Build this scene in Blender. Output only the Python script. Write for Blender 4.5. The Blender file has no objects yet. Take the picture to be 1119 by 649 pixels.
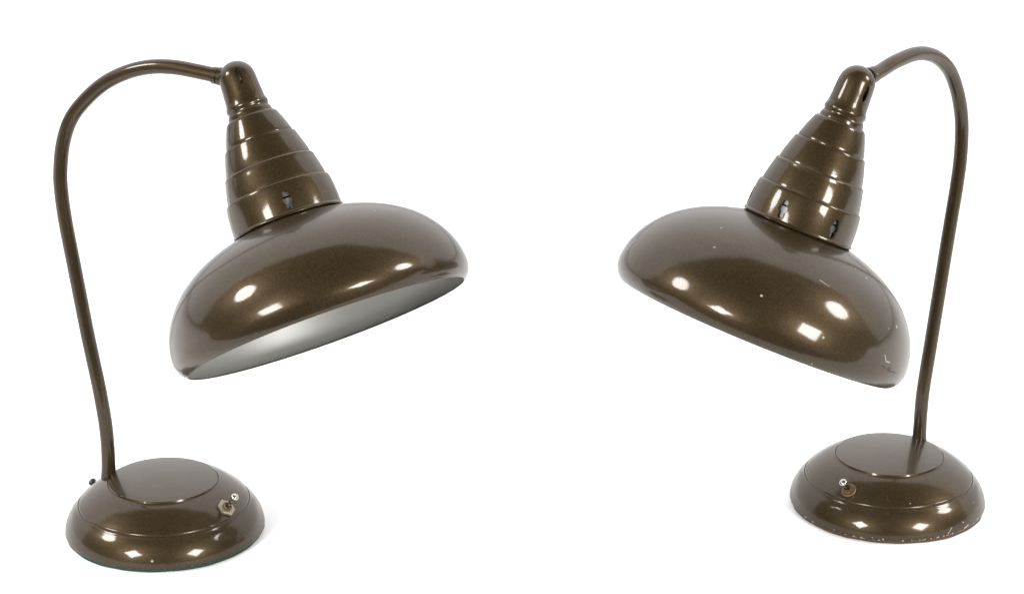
import bpy, bmesh, math, random
from mathutils import Vector, Matrix
random.seed(7)
R_ = math.radians
sc = bpy.context.scene
COL = sc.collection

# ------------------------------------------------------------------ camera
cam_d = bpy.data.cameras.new('camera'); cam = bpy.data.objects.new('camera', cam_d); COL.objects.link(cam)
cam_d.lens = 89.5; cam_d.sensor_width = 36; cam_d.clip_start = 0.05; cam_d.clip_end = 200
cam.location = (0, -2.3563, 1.1242)
cam.rotation_euler = (R_(90 - 20.3), 0, 0)
sc.camera = cam

# ------------------------------------------------------------------ studio light: white half tent behind and at the sides, dark room in front
w = bpy.data.worlds.new('World'); sc.world = w; w.use_nodes = True
nt = w.node_tree; N = nt.nodes; N.clear(); LK = nt.links.new
def wn(t, **k):
    n = N.new(t)
    for a, b in k.items(): setattr(n, a, b)
    return n
tc = wn('ShaderNodeTexCoord'); sep = wn('ShaderNodeSeparateXYZ'); LK(tc.outputs['Generated'], sep.inputs[0])
nz = wn('ShaderNodeTexNoise'); nz.inputs['Scale'].default_value = 1.6; nz.inputs['Detail'].default_value = 1.0
LK(tc.outputs['Generated'], nz.inputs['Vector'])
m1 = wn('ShaderNodeMath', operation='MULTIPLY_ADD'); LK(nz.outputs['Fac'], m1.inputs[0]); m1.inputs[1].default_value = 0.30; m1.inputs[2].default_value = -0.15
m2 = wn('ShaderNodeMath', operation='ADD'); LK(sep.outputs['Y'], m2.inputs[0]); LK(m1.outputs[0], m2.inputs[1])
mr = wn('ShaderNodeMapRange', interpolation_type='SMOOTHSTEP'); LK(m2.outputs[0], mr.inputs['Value'])
mr.inputs['From Min'].default_value = 0.14; mr.inputs['From Max'].default_value = 0.23
cr = wn('ShaderNodeMix', data_type='RGBA'); LK(mr.outputs[0], cr.inputs['Factor'])
cr.inputs[6].default_value = (0.022, 0.02, 0.018, 1); cr.inputs[7].default_value = (0.99, 0.975, 0.985, 1)
bg = wn('ShaderNodeBackground'); 
# the tent is brightest overhead and falls off towards the horizon
mz = wn('ShaderNodeMapRange'); LK(sep.outputs['Z'], mz.inputs['Value']); mz.inputs['To Min'].default_value = .74; mz.inputs['To Max'].default_value = 1.45
vz = wn('ShaderNodeVectorMath', operation='SCALE'); LK(cr.outputs[2], vz.inputs[0]); LK(mz.outputs[0], vz.inputs['Scale'])
LK(vz.outputs[0], bg.inputs['Color']); bg.inputs['Strength'].default_value = 1.75
wo = wn('ShaderNodeOutputWorld'); LK(bg.outputs[0], wo.inputs['Surface'])

def lamp(name, direction, dist, size, radiance, shape, spin=0):
    d = bpy.data.lights.new(name, 'AREA'); d.shape = shape; d.size = size
    area = size*size*(math.pi/4 if shape == 'DISK' else 1)
    d.energy = radiance*area*math.pi
    o = bpy.data.objects.new(name, d); COL.objects.link(o)
    v = Vector(direction).normalized(); o.location = v*dist
    o.rotation_euler = (v.to_track_quat('Z', 'Y') @ Matrix.Rotation(R_(spin), 3, 'Z').to_quaternion()).to_euler()
    d.color = (1, 0.985, 0.96)
    return o
lamp('softbox', (-0.53, -0.75, 0.385), 4.6, 1.15, 46, 'SQUARE', 45)
lamp('softbox', (0.58, -0.74, 0.36), 4.6, 1.15, 46, 'SQUARE', 45)
lamp('umbrella_light', (-0.75, -0.15, 0.57), 4.6, 1.15, 40, 'DISK')
lamp('umbrella_light', (0.81, -0.12, 0.56), 4.6, 1.15, 40, 'DISK')

sc.view_settings.view_transform = 'Standard'; sc.view_settings.look = 'None'
sc.view_settings.exposure = 0; sc.view_settings.gamma = 1
sc.render.engine = 'CYCLES'
sc.render.resolution_x = 1024; sc.render.resolution_y = 593

# ------------------------------------------------------------------ materials
def mat(name):
    m = bpy.data.materials.new(name); m.use_nodes = True
    return m, m.node_tree, m.node_tree.nodes['Principled BSDF']
def node(nt, t, **k):
    n = nt.nodes.new(t)
    for a, b in k.items(): setattr(n, a, b)
    return n

def capsule(nt, coord, a, b, r0):
    """mask: 1 inside a capsule a-b of radius r0 (object space), ragged edge"""
    a, b = Vector(a), Vector(b); ab = b - a; L2 = max(ab.length_squared, 1e-12)
    s = node(nt, 'ShaderNodeVectorMath', operation='SUBTRACT'); nt.links.new(coord, s.inputs[0]); s.inputs[1].default_value = a
    d = node(nt, 'ShaderNodeVectorMath', operation='DOT_PRODUCT'); nt.links.new(s.outputs[0], d.inputs[0]); d.inputs[1].default_value = ab/L2
    c = node(nt, 'ShaderNodeClamp'); nt.links.new(d.outputs['Value'], c.inputs[0])
    k = node(nt, 'ShaderNodeVectorMath', operation='SCALE'); k.inputs[0].default_value = ab; nt.links.new(c.outputs[0], k.inputs['Scale'])
    e = node(nt, 'ShaderNodeVectorMath', operation='DISTANCE'); nt.links.new(s.outputs[0], e.inputs[0]); nt.links.new(k.outputs[0], e.inputs[1])
    l = node(nt, 'ShaderNodeMath', operation='LESS_THAN'); nt.links.new(e.outputs['Value'], l.inputs[0]); l.inputs[1].default_value = r0
    return l.outputs[0]

def paint(name, chips=(), dark=(), wear=0.5, seed=0.0, rim=None):
    """bronze metallic lacquer; chips / dark = lists of (a, b, radius) scratches in object space"""
    m, nt, p = mat(name); L = nt.links.new
    tc = node(nt, 'ShaderNodeTexCoord'); co = tc.outputs['Object']
    jit = node(nt, 'ShaderNodeTexNoise'); jit.inputs['Scale'].default_value = 700; L(co, jit.inputs['Vector'])
    js = node(nt, 'ShaderNodeVectorMath', operation='MULTIPLY_ADD'); L(jit.outputs['Color'], js.inputs[0])
    js.inputs[1].default_value = (.0012,)*3; L(co, js.inputs[2])
    js2 = node(nt, 'ShaderNodeVectorMath', operation='SUBTRACT'); L(js.outputs[0], js2.inputs[0]); js2.inputs[1].default_value = (.0006,)*3
    cj = js2.outputs[0]
    # flakes
    vf = node(nt, 'ShaderNodeTexVoronoi'); vf.inputs['Scale'].default_value = 2200; L(co, vf.inputs['Vector'])
    sepc = node(nt, 'ShaderNodeSeparateColor'); L(vf.outputs['Color'], sepc.inputs[0])
    fr = node(nt, 'ShaderNodeMapRange'); L(sepc.outputs[0], fr.inputs['Value'])
    fr.inputs['From Min'].default_value = .45; fr.inputs['From Max'].default_value = 1.0
    mix = node(nt, 'ShaderNodeMix', data_type='RGBA'); L(fr.outputs[0], mix.inputs['Factor'])
    mix.inputs[6].default_value = (0.0285, 0.0190, 0.0088, 1); mix.inputs[7].default_value = (0.0560, 0.0378, 0.0172, 1)
    # slow mottling of the coat
    mo = node(nt, 'ShaderNodeTexNoise'); mo.inputs['Scale'].default_value = 26; mo.inputs['Detail'].default_value = 4; L(co, mo.inputs['Vector'])
    mm = node(nt, 'ShaderNodeMapRange'); L(mo.outputs['Fac'], mm.inputs['Value']); mm.inputs['To Min'].default_value = .88; mm.inputs['To Max'].default_value = 1.12
    mv = node(nt, 'ShaderNodeVectorMath', operation='SCALE'); L(mix.outputs[2], mv.inputs[0]); L(mm.outputs[0], mv.inputs['Scale'])
    colr = mv.outputs[0]
    # tiny pale specks where the lacquer is nicked
    vs = node(nt, 'ShaderNodeTexVoronoi'); vs.inputs['Scale'].default_value = 85; L(co, vs.inputs['Vector'])
    if seed:
        mp = node(nt, 'ShaderNodeMapping'); mp.inputs['Location'].default_value = (seed, seed*.7, seed*1.3); L(co, mp.inputs['Vector']); L(mp.outputs[0], vs.inputs['Vector'])
    sp = node(nt, 'ShaderNodeSeparateColor'); L(vs.outputs['Color'], sp.inputs[0])
    sz = node(nt, 'ShaderNodeMapRange'); L(sp.outputs[0], sz.inputs['Value'])
    sz.inputs['From Min'].default_value = 1 - wear*.4; sz.inputs['From Max'].default_value = 1.0
    sz.inputs['To Min'].default_value = 0.0; sz.inputs['To Max'].default_value = 0.12
    lt = node(nt, 'ShaderNodeMath', operation='LESS_THAN'); L(vs.outputs['Distance'], lt.inputs[0]); L(sz.outputs[0], lt.inputs[1])
    mask = lt.outputs[0]
    if rim:      # lacquer worn through in patches along the lowest edge
        sz2 = node(nt, 'ShaderNodeSeparateXYZ'); L(co, sz2.inputs[0])
        wn_ = node(nt, 'ShaderNodeTexNoise'); wn_.inputs['Scale'].default_value = 210; wn_.inputs['Detail'].default_value = 6; L(co, wn_.inputs['Vector'])
        hb = node(nt, 'ShaderNodeMapRange'); L(wn_.outputs['Fac'], hb.inputs['Value'])
        hb.inputs['From Min'].default_value = .52; hb.inputs['From Max'].default_value = .78; hb.inputs['To Min'].default_value = rim[0] - .001; hb.inputs['To Max'].default_value = rim[1]
        lz = node(nt, 'ShaderNodeMath', operation='LESS_THAN'); L(sz2.outputs['Z'], lz.inputs[0]); L(hb.outputs[0], lz.inputs[1])
        x = node(nt, 'ShaderNodeMath', operation='MAXIMUM'); L(mask, x.inputs[0]); L(lz.outputs[0], x.inputs[1]); mask = x.outputs[0]
    for a, b, r0 in chips:
        c = capsule(nt, cj, a, b, r0)
        x = node(nt, 'ShaderNodeMath', operation='MAXIMUM'); L(mask, x.inputs[0]); L(c, x.inputs[1]); mask = x.outputs[0]
    mc = node(nt, 'ShaderNodeMix', data_type='RGBA'); L(mask, mc.inputs['Factor']); L(colr, mc.inputs[6]); mc.inputs[7].default_value = (.26, .23, .19, 1)
    colr = mc.outputs[2]; allm = mask
    if dark:
        dm = None
        for a, b, r0 in dark:
            c = capsule(nt, cj, a, b, r0)
            if dm is None: dm = c
            else:
                x = node(nt, 'ShaderNodeMath', operation='MAXIMUM'); L(dm, x.inputs[0]); L(c, x.inputs[1]); dm = x.outputs[0]
        md = node(nt, 'ShaderNodeMix', data_type='RGBA'); L(dm, md.inputs['Factor']); L(colr, md.inputs[6]); md.inputs[7].default_value = (.03, .022, .018, 1)
        colr = md.outputs[2]
        x = node(nt, 'ShaderNodeMath', operation='MAXIMUM'); L(allm, x.inputs[0]); L(dm, x.inputs[1]); allm = x.outputs[0]
    L(colr, p.inputs['Base Color'])
    inv = node(nt, 'ShaderNodeMath', operation='SUBTRACT'); inv.inputs[0].default_value = 1; L(allm, inv.inputs[1])
    met = node(nt, 'ShaderNodeMath', operation='MULTIPLY'); L(inv.outputs[0], met.inputs[0]); met.inputs[1].default_value = .56; L(met.outputs[0], p.inputs['Metallic'])
    cw = node(nt, 'ShaderNodeMath', operation='MULTIPLY'); L(inv.outputs[0], cw.inputs[0]); cw.inputs[1].default_value = .45; L(cw.outputs[0], p.inputs['Coat Weight'])
    p.inputs['Specular IOR Level'].default_value = .12
    p.inputs['Roughness'].default_value = .40
    sm = node(nt, 'ShaderNodeTexNoise'); sm.inputs['Scale'].default_value = 22; sm.inputs['Detail'].default_value = 5; L(co, sm.inputs['Vector'])
    sr = node(nt, 'ShaderNodeMapRange'); L(sm.outputs['Fac'], sr.inputs['Value']); sr.inputs['From Min'].default_value = .35; sr.inputs['From Max'].default_value = .68; sr.inputs['To Min'].default_value = .07; sr.inputs['To Max'].default_value = .125; L(sr.outputs[0], p.inputs['Coat Roughness'])
    p.inputs['Coat IOR'].default_value = 1.52
    # faint orange peel in the lacquer
    op = node(nt, 'ShaderNodeTexNoise'); op.inputs['Scale'].default_value = 55; op.inputs['Detail'].default_value = 2; L(co, op.inputs['Vector'])
    bp = node(nt, 'ShaderNodeBump'); bp.inputs['Strength'].default_value = .055; bp.inputs['Distance'].default_value = .002; L(op.outputs['Fac'], bp.inputs['Height'])
    L(bp.outputs[0], p.inputs['Normal']); L(bp.outputs[0], p.inputs['Coat Normal'])
    return m

def simple(name, col, rough=.5, metal=0.0, noise=0.0, nscale=200, bump=0.0, coat=0.0):
    m, nt, p = mat(name); L = nt.links.new
    tc = node(nt, 'ShaderNodeTexCoord')
    nz = node(nt, 'ShaderNodeTexNoise'); nz.inputs['Scale'].default_value = nscale; nz.inputs['Detail'].default_value = 4; L(tc.outputs['Object'], nz.inputs['Vector'])
    mr = node(nt, 'ShaderNodeMapRange'); L(nz.outputs['Fac'], mr.inputs['Value']); mr.inputs['To Min'].default_value = 1 - noise; mr.inputs['To Max'].default_value = 1 + noise
    sc_ = node(nt, 'ShaderNodeVectorMath', operation='SCALE'); sc_.inputs[0].default_value = col; L(mr.outputs[0], sc_.inputs['Scale']); L(sc_.outputs[0], p.inputs['Base Color'])
    p.inputs['Roughness'].default_value = rough; p.inputs['Metallic'].default_value = metal; p.inputs['Coat Weight'].default_value = coat
    if bump:
        b = node(nt, 'ShaderNodeBump'); b.inputs['Strength'].default_value = bump; b.inputs['Distance'].default_value = .001; L(nz.outputs['Fac'], b.inputs['Height']); L(b.outputs[0], p.inputs['Normal'])
    return m
M_floor = simple('white_paper', (.92, .92, .92), .8, 0, .01, 3)
M_dark = simple('studio_floor', (.06, .055, .05), .8, 0, .1, 3)
M_lining = simple('silver_enamel', (.38, .38, .365), .56, .7, .03, 60)
M_felt_g = simple('green_felt', (.006, .034, .024), .95, 0, .5, 900, .8)
M_felt_b = simple('brown_felt', (.055, .035, .022), .95, 0, .5, 900, .8)
M_nickel = simple('nickel', (.40, .375, .34), .14, 1, .06, 400)
M_zinc = simple('dull_zinc', (.24, .22, .16), .42, .8, .45, 700, .5)
M_brass = simple('dark_brass', (.11, .075, .04), .4, .8, .5, 900, .4)
M_steel = simple('socket_steel', (.17, .17, .165), .4, .5, .1, 300)
M_black = simple('black_bakelite', (.02, .02, .02), .35)

# ------------------------------------------------------------------ mesh helpers
def finish(name, bm, m, parent=None, sharp=32, mat4=None):
    bmesh.ops.remove_doubles(bm, verts=bm.verts, dist=1e-6)
    bmesh.ops.recalc_face_normals(bm, faces=bm.faces)
    for f in bm.faces: f.smooth = True
    for e in bm.edges:
        if len(e.link_faces) == 2 and e.calc_face_angle(0) > R_(sharp): e.smooth = False
    me = bpy.data.meshes.new(name); bm.to_mesh(me); bm.free(); me.materials.append(m)
    o = bpy.data.objects.new(name, me); COL.objects.link(o)
    if parent: o.parent = parent
    if mat4 is not None: o.matrix_local = mat4
    return o

def lathe(prof, seg=160, wob=None):
    """prof: list of (r, z); closed at r=0 ends; returns bmesh"""
    bm = bmesh.new(); rings = []
    for r, z in prof:
        if r < 1e-7: rings.append([bm.verts.new((0, 0, z))])
        else:
            ring = []
            for i in range(seg):
                a = 2*math.pi*i/seg; k = 1 + (wob(a, z) if wob else 0)
                ring.append(bm.verts.new((r*k*math.cos(a), r*k*math.sin(a), z)))
            rings.append(ring)
    for A, B in zip(rings, rings[1:]):
        for i in range(seg):
            j = (i+1) % seg
            if len(A) == 1 and len(B) > 1: bm.faces.new((A[0], B[i], B[j]))
            elif len(B) == 1 and len(A) > 1: bm.faces.new((A[i], B[0], A[j]))
            elif len(A) > 1: bm.faces.new((A[i], B[i], B[j], A[j]))
    return bm

def cr_spline(pts, n):
    """Catmull-Rom through pts (tuples), n samples per span"""
    P = [Vector(p) for p in pts]; P = [P[0]*2 - P[1]] + P + [P[-1]*2 - P[-2]]
    out = []
    for i in range(1, len(P)-2):
        p0, p1, p2, p3 = P[i-1:i+3]
        for k in range(n):
            t = k/n
            out.append(.5*((2*p1) + (p2-p0)*t + (2*p0-5*p1+4*p2-p3)*t*t + (3*p1-p0-3*p2+p3)*t**3))
    out.append(P[-2].copy())
    return out

def smooth_prof(pts, n=6): return [(max(v.x, 0), v.y) for v in (cr_spline([(a, b, 0) for a, b in pts], n))]

def tube(path, r, seg=32, side=Vector((0, 1, 0))):
    bm = bmesh.new(); rings = []
    for i, p in enumerate(path):
        t = (path[min(i+1, len(path)-1)] - path[max(i-1, 0)]).normalized()
        u = side.cross(t).normalized(); v = t.cross(u); rr = r[i] if isinstance(r, list) else r
        rings.append([bm.verts.new(p + (u*math.cos(2*math.pi*k/seg) + v*math.sin(2*math.pi*k/seg))*rr) for k in range(seg)])
    for A, B in zip(rings, rings[1:]):
        for i in range(seg): bm.faces.new((A[i], A[(i+1) % seg], B[(i+1) % seg], B[i]))
    bm.faces.new(rings[0][::-1]); bm.faces.new(rings[-1])
    return bm

def cut(obj, cutters):
    """boolean-cut real holes, then bake the result and drop the cutters"""
    tmp = []
    for bm in cutters:
        bmesh.ops.recalc_face_normals(bm, faces=bm.faces)
        me = bpy.data.meshes.new('cutter'); bm.to_mesh(me); bm.free()
        c = bpy.data.objects.new('cutter', me); COL.objects.link(c); c.parent = obj; tmp.append(c)
        md = obj.modifiers.new('hole', 'BOOLEAN'); md.operation = 'DIFFERENCE'; md.solver = 'EXACT'; md.object = c
    dg = bpy.context.evaluated_depsgraph_get(); dg.update()
    me = bpy.data.meshes.new_from_object(obj.evaluated_get(dg)); obj.modifiers.clear()
    old = obj.data; obj.data = me; me.name = old.name
    for c in tmp: bpy.data.objects.remove(c)
    return obj

def prism(outline, p0, ex, ey, ez, depth0, depth1):
    """outline (x, y) in plane ex/ey at p0, extruded along ez from depth0 to depth1"""
    bm = bmesh.new()
    A = [bm.verts.new(p0 + ex*x + ey*y + ez*depth0) for x, y in outline]
    B = [bm.verts.new(p0 + ex*x + ey*y + ez*depth1) for x, y in outline]
    n = len(outline)
    for i in range(n): bm.faces.new((A[i], A[(i+1) % n], B[(i+1) % n], B[i]))
    bm.faces.new(A[::-1]); bm.faces.new(B)
    return bm

# ------------------------------------------------------------------ the surface
bm = bmesh.new(); bmesh.ops.create_grid(bm, x_segments=8, y_segments=8, size=40)
fl = finish('floor', bm, M_dark); fl.location.z = -.004; fl['kind'] = 'structure'
bm = bmesh.new(); bmesh.ops.create_grid(bm, x_segments=8, y_segments=8, size=1)
for v in bm.verts: v.co.x *= 7; v.co.y = -.5 + (v.co.y + 1)*6
sh_ = finish('white_backdrop_paper', bm, M_floor); sh_['kind'] = 'structure'

# ------------------------------------------------------------------ profiles (metres)
BASE = ([(0, .0604)] + smooth_prof([(.012, .0602), (.030, .0591), (.045, .0575), (.0535, .0562)], 4) +
        [(.0547, .0560), (.0551, .0549), (.0554, .0541), (.0558, .0540), (.0562, .0545)] +
        smooth_prof([(.0575, .0537), (.064, .0506), (.072, .0457), (.080, .0395), (.0848, .0352)], 5) +
        [(.0855, .0347), (.0859, .0336), (.0861, .0325), (.0865, .0322), (.0869, .0326), (.0874, .0322)] +
        smooth_prof([(.0880, .0311), (.0925, .0262), (.0968, .0195), (.0995, .0130), (.1008, .0076), (.1010, .0052)], 5) +
        [(.1006, .0040), (.0992, .0035), (.0970, .0035)])
def base_z(r):
    for (a, b), (c, d) in zip(BASE, BASE[1:]):
        if a <= r <= c and c > a: return b + (d-b)*(r-a)/(c-a)
    return 0
K = 1/1175.0
def S(pts):                                                    # (along axis, radius) -> (r, z)
    out = []
    for s, r in pts:
        k = 1.04 if s < 190 else 1.04 - .028*min((s-190)/119, 1)
        out.append((r*K, -(s-20.5)*K*k if s > 20.5 else -(s-20.5)*K))
    return out
CAP_OUT = [(0, 20.5*K)] + [(20.5*K*math.sin(a), 20.5*K*math.cos(a)) for a in [R_(x) for x in range(8, 90, 8)]] + \
    S([(20.5, 20.6), (30, 21.1), (40, 21.8), (47, 22.4), (49, 23.4), (51, 24.0), (53, 24.0), (54.5, 23.4), (55.5, 22.9), (57, 23.0), (58, 24.2), (60, 25.0), (64, 25.4), (66.5, 25.4)])
CAP_IN = S([(66.5, 23.5), (58, 21.6), (40, 19.8), (20.5, 18.6)]) + [(18.6*K*math.sin(a), 18.6*K*math.cos(a)) for a in [R_(x) for x in range(80, 0, -10)]] + [(0, 18.6*K)]
CONE_OUT = (S([(62.5, 22.4), (63.4, 25.6), (64.5, 27.8), (66.0, 29.4)]) + smooth_prof(S([(68, 30.3), (74, 32.8), (82, 35.9), (90, 38.5)]), 4) +
            S([(91.6, 38.4), (92.0, 39.6), (92.7, 40.7), (93.8, 41.4)]) + smooth_prof(S([(96, 42.0), (103, 44.4), (111, 46.9), (118.5, 48.8)]), 4) +
            S([(120.0, 48.9), (120.4, 49.9), (121.1, 50.9), (122.2, 51.6)]) + smooth_prof(S([(124.5, 51.9), (131, 53.7), (139, 55.6), (146, 57.0)]), 4) +
            S([(147.4, 57.1), (147.8, 58.2), (148.5, 59.1), (149.6, 59.7)]) + smooth_prof(S([(152, 60.2), (160, 61.3), (170, 62.1), (179, 62.4)]), 4) +
            S([(181, 62.4), (182, 63.2), (183.2, 63.7), (184.4, 63.3), (184.8, 62.0)]))
CONE_IN = S([(184.2, 60.6), (180, 60.4), (165, 59.7), (151, 58.0), (147, 55.4), (123, 49.4), (120, 47.0), (95, 39.4), (90, 36.4), (68, 28.2), (65.5, 24.0), (64, 22.4)])
SH = [(179, 45), (182.5, 52), (184.6, 58.5), (186.2, 64), (188.4, 72), (191.6, 83), (196.5, 96), (203, 110), (211.5, 124), (223, 138.5), (237, 151), (252, 160.5), (268, 167), (283, 170), (294, 170.2), (302, 167.8), (307.5, 164.2), (310, 161.4)]

# ------------------------------------------------------------------ the lamp
def make_lamp(name, label, loc, yaw, root, arm_pts, cap_uh, axis, mats, cap_slots, slot_z, key_slots, switch, felt_m, scale=1.0, rear_screw=False, wobble=0.0):
    t = bpy.data.objects.new(name, None); COL.objects.link(t); t.empty_display_size = .05
    t.location = loc; t['label'] = label; t['category'] = 'desk lamp'; t['group'] = 'bronze gooseneck lamps standing on white'
    # base
    wob = (lambda a, z: wobble*math.sin(2*a + .6) + wobble*.6*math.sin(3*a))
    base = finish('base', lathe(BASE, 192, wob), mats['base'], t, 40)
    fw = lambda a, z: .004*math.sin(5*a) + .003*math.sin(11*a + 1) + .002*math.sin(23*a)
    finish('felt_pad', lathe([(0, .0002), (.0985, .0002), (.1000, .0012), (.0998, .0037), (0, .0037)], 192, fw), felt_m, base)
    # arm, in the plane through its root and the forward direction
    f = Vector((math.cos(yaw), math.sin(yaw), 0)); rt = Vector(root); side = Vector((-f.y, f.x, 0))
    P = lambda u, h: rt + f*u + Vector((0, 0, h))
    pts = [P(u, h - (.006 if i == 0 else 0)) for i, (u, h) in enumerate(arm_pts)]
    path = cr_spline(pts, 10)
    rad = [.0071 + .0009*math.exp(-max(i - 2, 0)/1.6) for i in range(len(path))]
    arm = finish('arm', tube(path, rad, 40, side), mats['arm'], t)
    # weld bead where the arm meets the base
    r0 = math.hypot(rt.x, rt.y); z0 = base_z(r0)
    # ferrule at the far end
    e, d = path[-1], (path[-1]-path[-7]).normalized()
    a0 = e - d*.0195
    fp = [a0 + d*k for k in (0, .0008, .0052, .006, .0066, .0105, .0113)]
    finish('ferrule', tube(fp, [.0074, .0082, .0082, .0076, .0087, .0087, .0076], 40, side), mats['arm'], arm, 30)
    # shade frame: local z runs up the axis, local -y faces the photographer's side
    zc = -Vector(axis).normalized(); toward = Vector((0, -.93, .37)); yl = -(toward - zc*toward.dot(zc)).normalized(); xl = yl.cross(zc)
    M4 = Matrix.Translation(P(*cap_uh)) @ Matrix((xl, yl, zc)).transposed().to_4x4() @ Matrix.Scale(scale, 4)
    around = lambda deg: Vector((math.sin(R_(deg)), -math.cos(R_(deg)), 0))      # 0 = facing the camera side, + = to the right
    # cap
    cap = finish('cap', lathe(CAP_OUT + CAP_IN[:-1] + [(0, 18.6*K)], 96), mats['cap'], t, 35, M4)
    cuts = []
    for deg in cap_slots:
        o = around(deg); ex = Vector((-o.y, o.x, 0)); tilt = R_(8); oz = (o*math.cos(tilt) + Vector((0, 0, math.sin(tilt)))); ey = oz.cross(ex)
        el = [(3.0*K*math.cos(a), 9.0*K*math.sin(a)) for a in [2*math.pi*i/24 for i in range(24)]]
        cuts.append(prism(el, Vector((0, 0, slot_z*K)), ex, ey, oz, 10*K, 30*K))
    cut(cap, cuts)
    finish('swivel_ball', lathe([(0, 18.2*K)] + [(18.2*K*math.sin(R_(x)), 18.2*K*math.cos(R_(x))) for x in range(10, 180, 10)] + [(0, -18.2*K)], 48), mats['arm'], cap)
    # stepped neck
    neck = finish('shade_holder', lathe(CONE_OUT + CONE_IN + [CONE_OUT[0]], 160), mats['neck'], t, 24, M4)
    cuts = []
    for deg in key_slots:
        o = around(deg); ex = Vector((-o.y, o.x, 0)); ey = Vector((0, 0, 1))
        half = [(0, 10.6), (2.0, 10.1), (3.2, 8.4), (3.4, 6.4), (3.3, 5.0), (4.0, 3.6), (5.1, 2.2), (5.2, -.2), (4.8, -2.0), (3.4, -3.6), (3.0, -5.0), (3.4, -7.4), (2.4, -9.6), (0, -10.6)]
        outl = [(x*K, y*K) for x, y in half] + [(-x*K, y*K) for x, y in half[-2:0:-1]]
        cuts.append(prism(outl, Vector((0, 0, -(169.5-20.5)*K*1.04)), ex, ey, o, 40*K, 80*K))
    cut(neck, cuts)
    # spring collar seen through the keyholes, in two bands with a gap between
    for s0, s1 in ((152, 164.6), (166.4, 181)):
        finish('collar', lathe(S([(s0, 56.6), (s1, 57.2), (s1, 56.0), (s0, 55.4), (s0, 56.6)]), 96), M_steel, neck)
    finish('lamp_socket', lathe([(0, -60*K)] + S([(80.5, 24), (150, 24), (151, 26), (200, 26), (200, 22), (150, 20), (149, 0)]), 64), M_black, neck)
    # shade
    outer = smooth_prof(S(SH), 5); lip = S([(310.6, 160.9), (311.0, 160.2), (310.6, 159.5), (309.4, 159.6)])
    inner = [(r - 1.6*K*(1 if z < -(194-20.5)*K*1.04 else .8), z - .9*K) for r, z in outer][::-1]
    inner = [(r, z) for r, z in inner if z > -(307-20.5)*K*1.012]
    shade = finish('shade', lathe(outer + lip, 224), mats['shade'], t, 40, M4)
    finish('shade_lining', lathe(lip[-1:] + inner, 224), M_lining, shade, 40)
    # toggle switch
    (sx, sy), (lx, ly, lz), style = switch
    r = math.hypot(sx, sy); z = base_z(r); dz = (base_z(r+.004)-base_z(r-.004))/.008
    n = Vector((-dz*sx/r, -dz*sy/r, 1)).normalized(); tv = Vector((-sy/r, sx/r, 0)); bv = n.cross(tv)
    c = Vector((sx, sy, z)); SM = Matrix.Translation(c) @ Matrix((tv, bv, n)).transposed().to_4x4()
    if style == 'hex':
        bm = bmesh.new(); R1, R2 = .0088, .0096; seg = 6; rows = []
        for rr, zz in ((.0045, .0), (R2, .0), (R2, .0024), (R2-.0008, .0030), (.0052, .0030), (.0045, .0024)):
            rows.append([bm.verts.new((rr*math.cos(2*math.pi*(k+.3)/seg), rr*math.sin(2*math.pi*(k+.3)/seg), zz)) for k in range(seg)])
        for A, B in zip(rows, rows[1:]+rows[:1]):
            for i in range(seg): bm.faces.new((A[i], A[(i+1) % seg], B[(i+1) % seg], B[i]))
        sw = finish('switch', bm, M_zinc, t, 20, SM)
    else:
        sw = finish('switch', lathe([(.0040, 0), (.0076, 0), (.0078, .0006), (.0072, .0013), (.0060, .0016), (.0058, .0036), (.0052, .0040), (.0040, .0040), (.0040, 0)], 48), M_brass, t, 30, SM)
    finish('bushing', lathe([(0, .001), (.0048, .001), (.0048, .0042), (.0046, .0048), (.0044, .0052), (.0036, .0052), (.0032, .0042), (0, .0036)], 40), M_brass, sw, 30)
    ld = Vector((lx, ly, lz)); ldl = Vector((ld.dot(tv), ld.dot(bv), ld.dot(n))); L = ldl.length; q = ldl.normalized()
    bmL = lathe([(0, .002), (.0021, .002), (.0021, L*.50), (.0022, L*.60), (.0026, L*.72), (.0031, L*.80), (.0037, L*.88), (.0041, L*.95), (.0040, L*1.02), (.0032, L*1.08), (.0017, L*1.115), (0, L*1.125)], 32)
    finish('toggle_lever', bmL, M_nickel, sw, 60, q.to_track_quat('Z', 'Y').to_matrix().to_4x4())
    if style == 'hex':
        # keyway left beside the nut
        finish('keyway_washer', prism([(.0030*math.cos(a), .0014*math.sin(a)) for a in [2*math.pi*i/20 for i in range(20)]], Vector((-.0125, -.0035, 0)), Vector((1, 0, 0)), Vector((0, 1, 0)), Vector((0, 0, 1)), -.001, .0006), mats['arm'], sw, 30)
    if rear_screw:
        c = Vector((-.0762, .0372, base_z(.0850) - .0022)); nn = Vector((-.62, .33, .62)).normalized()
        SM2 = Matrix.Translation(c - nn*.001) @ nn.to_track_quat('Z', 'Y').to_matrix().to_4x4()
        finish('terminal_screw', lathe([(0, 0), (.0022, 0), (.0022, .0035), (.0040, .0036), (.0044, .0050), (.0040, .0066), (.0024, .0078), (0, .0082)], 32), M_black, t, 40, SM2)
    return t

def matset(tag, chips, seed):
    return {k: paint('bronze_lacquer', chips.get(k, ([], []))[0], chips.get(k, ([], []))[1], w_, seed+i, ((.0040, .0095 if tag else .0055) if k == 'base' else None)) for i, (k, w_) in enumerate(
        (('base', .55 if tag else .30), ('arm', .0001), ('cap', .0001), ('neck', .0001), ('shade', .55 if tag else .26)))}

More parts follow.
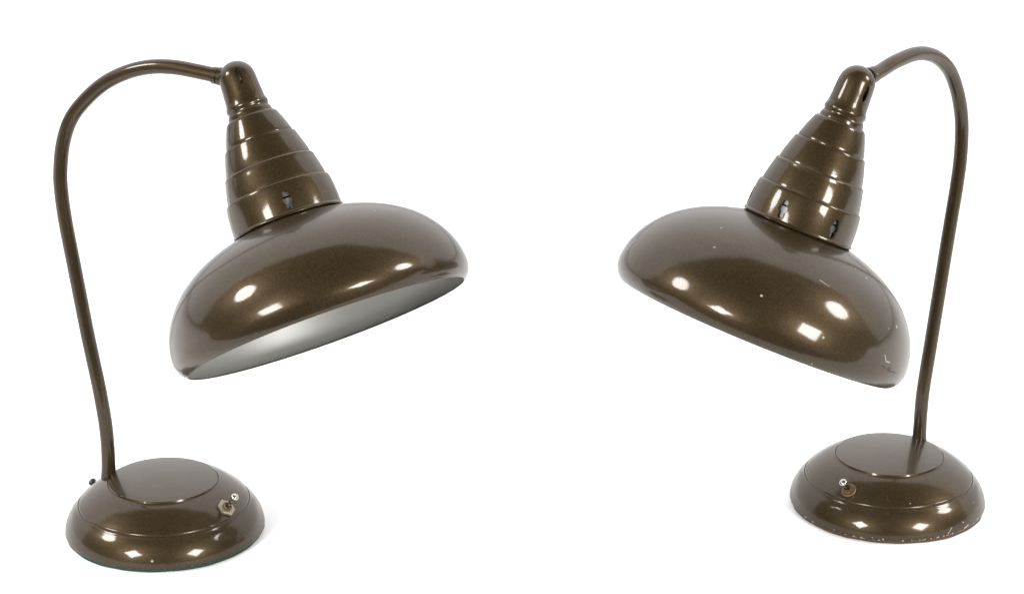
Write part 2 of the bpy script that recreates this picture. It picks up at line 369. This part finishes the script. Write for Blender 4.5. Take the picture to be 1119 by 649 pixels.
ML = matset(0, {}, 0.0)
MR = matset(1, {
    'shade': ([((-.1379, -.0259, -.210), (-.141, -.0266, -.2205), .0010), ((.1089, -.0928, -.2186), (.1120, -.0900, -.2236), .0006), ((.1125, -.0662, -.1923), (.1127, -.066, -.1925), .0014),
               ((-.0186, -.1378, -.2071), (-.0180, -.1378, -.2071), .0010), ((.0267, -.1130, -.1763), (.0364, -.1129, -.1786), .00035), ((.1120, -.0900, -.2236), (.1163, -.0851, -.2238), .0007)],
              [((.1086, -.0955, -.2274), (.1177, -.0847, -.2314), .0006), ((.1177, -.0847, -.2314), (.1264, -.0711, -.2315), .0007), ((.1264, -.0711, -.2315), (.1389, -.0418, -.2340), .0005), ((.1180, -.0850, -.2290), (.1200, -.0830, -.2292), .0015)]),
    'base': ([((.0496, -.0875, .006), (.0536, -.0838, .0114), .0005), ((.0686, -.0735, .0055), (.0731, -.0687, .0073), .0008), ((.0663, -.0736, .0127), (.0667, -.0733, .0120), .0007),
              ((.0480, -.0888, .0045), (.0550, -.0848, .0040), .0006), ((.0600, -.0812, .0040), (.0690, -.0737, .0042), .0006)], [])}, 5.0)

lamp_l = make_lamp('desk_lamp', 'bronze gooseneck lamp with tilted shade showing its silver inside and hexagonal switch nut',
    (-.3537, 0, 0), R_(-22), (-.0581, .0174, 0),
    [(0.0, 0.0525), (0.0010, 0.0750), (0.0010, 0.0919), (-0.0003, 0.1133), (-0.0047, 0.1471), (-0.0097, 0.1766), (-0.0147, 0.2061), (-0.0197, 0.2391), (-0.0246, 0.2719), (-0.0319, 0.3213), (-0.0345, 0.3523), (-0.034, 0.3733), (-0.029, 0.4016), (-0.0187, 0.4268), (-0.0022, 0.4473), (0.0216, 0.4677), (0.0485, 0.4819), (0.0747, 0.4895), (0.0998, 0.4915), (0.1257, 0.4898), (0.1454, 0.4878), (0.160, 0.4865)],
    (.1663, .4867), (.3419, -.4107, -.8452), ML, (12,), -3.5, (10,), ((.067, -.039), (.0105, -.0060, .0155), 'hex'), M_felt_g, 1.0, True)

lamp_r = make_lamp('desk_lamp', 'bronze gooseneck lamp with inside of shade hidden, chipped base and round switch collar',
    (.3916, .0641, 0), math.atan2(-.766, -.6428), (.0371, .0411, 0),
    [(0.0, 0.0525), (0.0001, 0.0796), (-0.0016, 0.1063), (-0.0062, 0.1319), (-0.012, 0.16), (-0.0190, 0.1955), (-0.0253, 0.2271), (-0.0310, 0.2562), (-0.0378, 0.2891), (-0.0445, 0.3214), (-0.0485, 0.3505), (-0.0481, 0.3805), (-0.0428, 0.4047), (-0.0312, 0.4301), (-0.0134, 0.4532), (0.0151, 0.4720), (0.0496, 0.4817), (0.0895, 0.4815), (0.119, 0.4775), (.146, .4765)],
    (.1571, .4740), (-.3688, -.2233, -.9023), MR, (36, -85, 155), -10, (-26, 32, -86), ((-.049, -.060), (-.0075, -.0075, .0125), 'round'), M_felt_b, 1.02, False, .003)
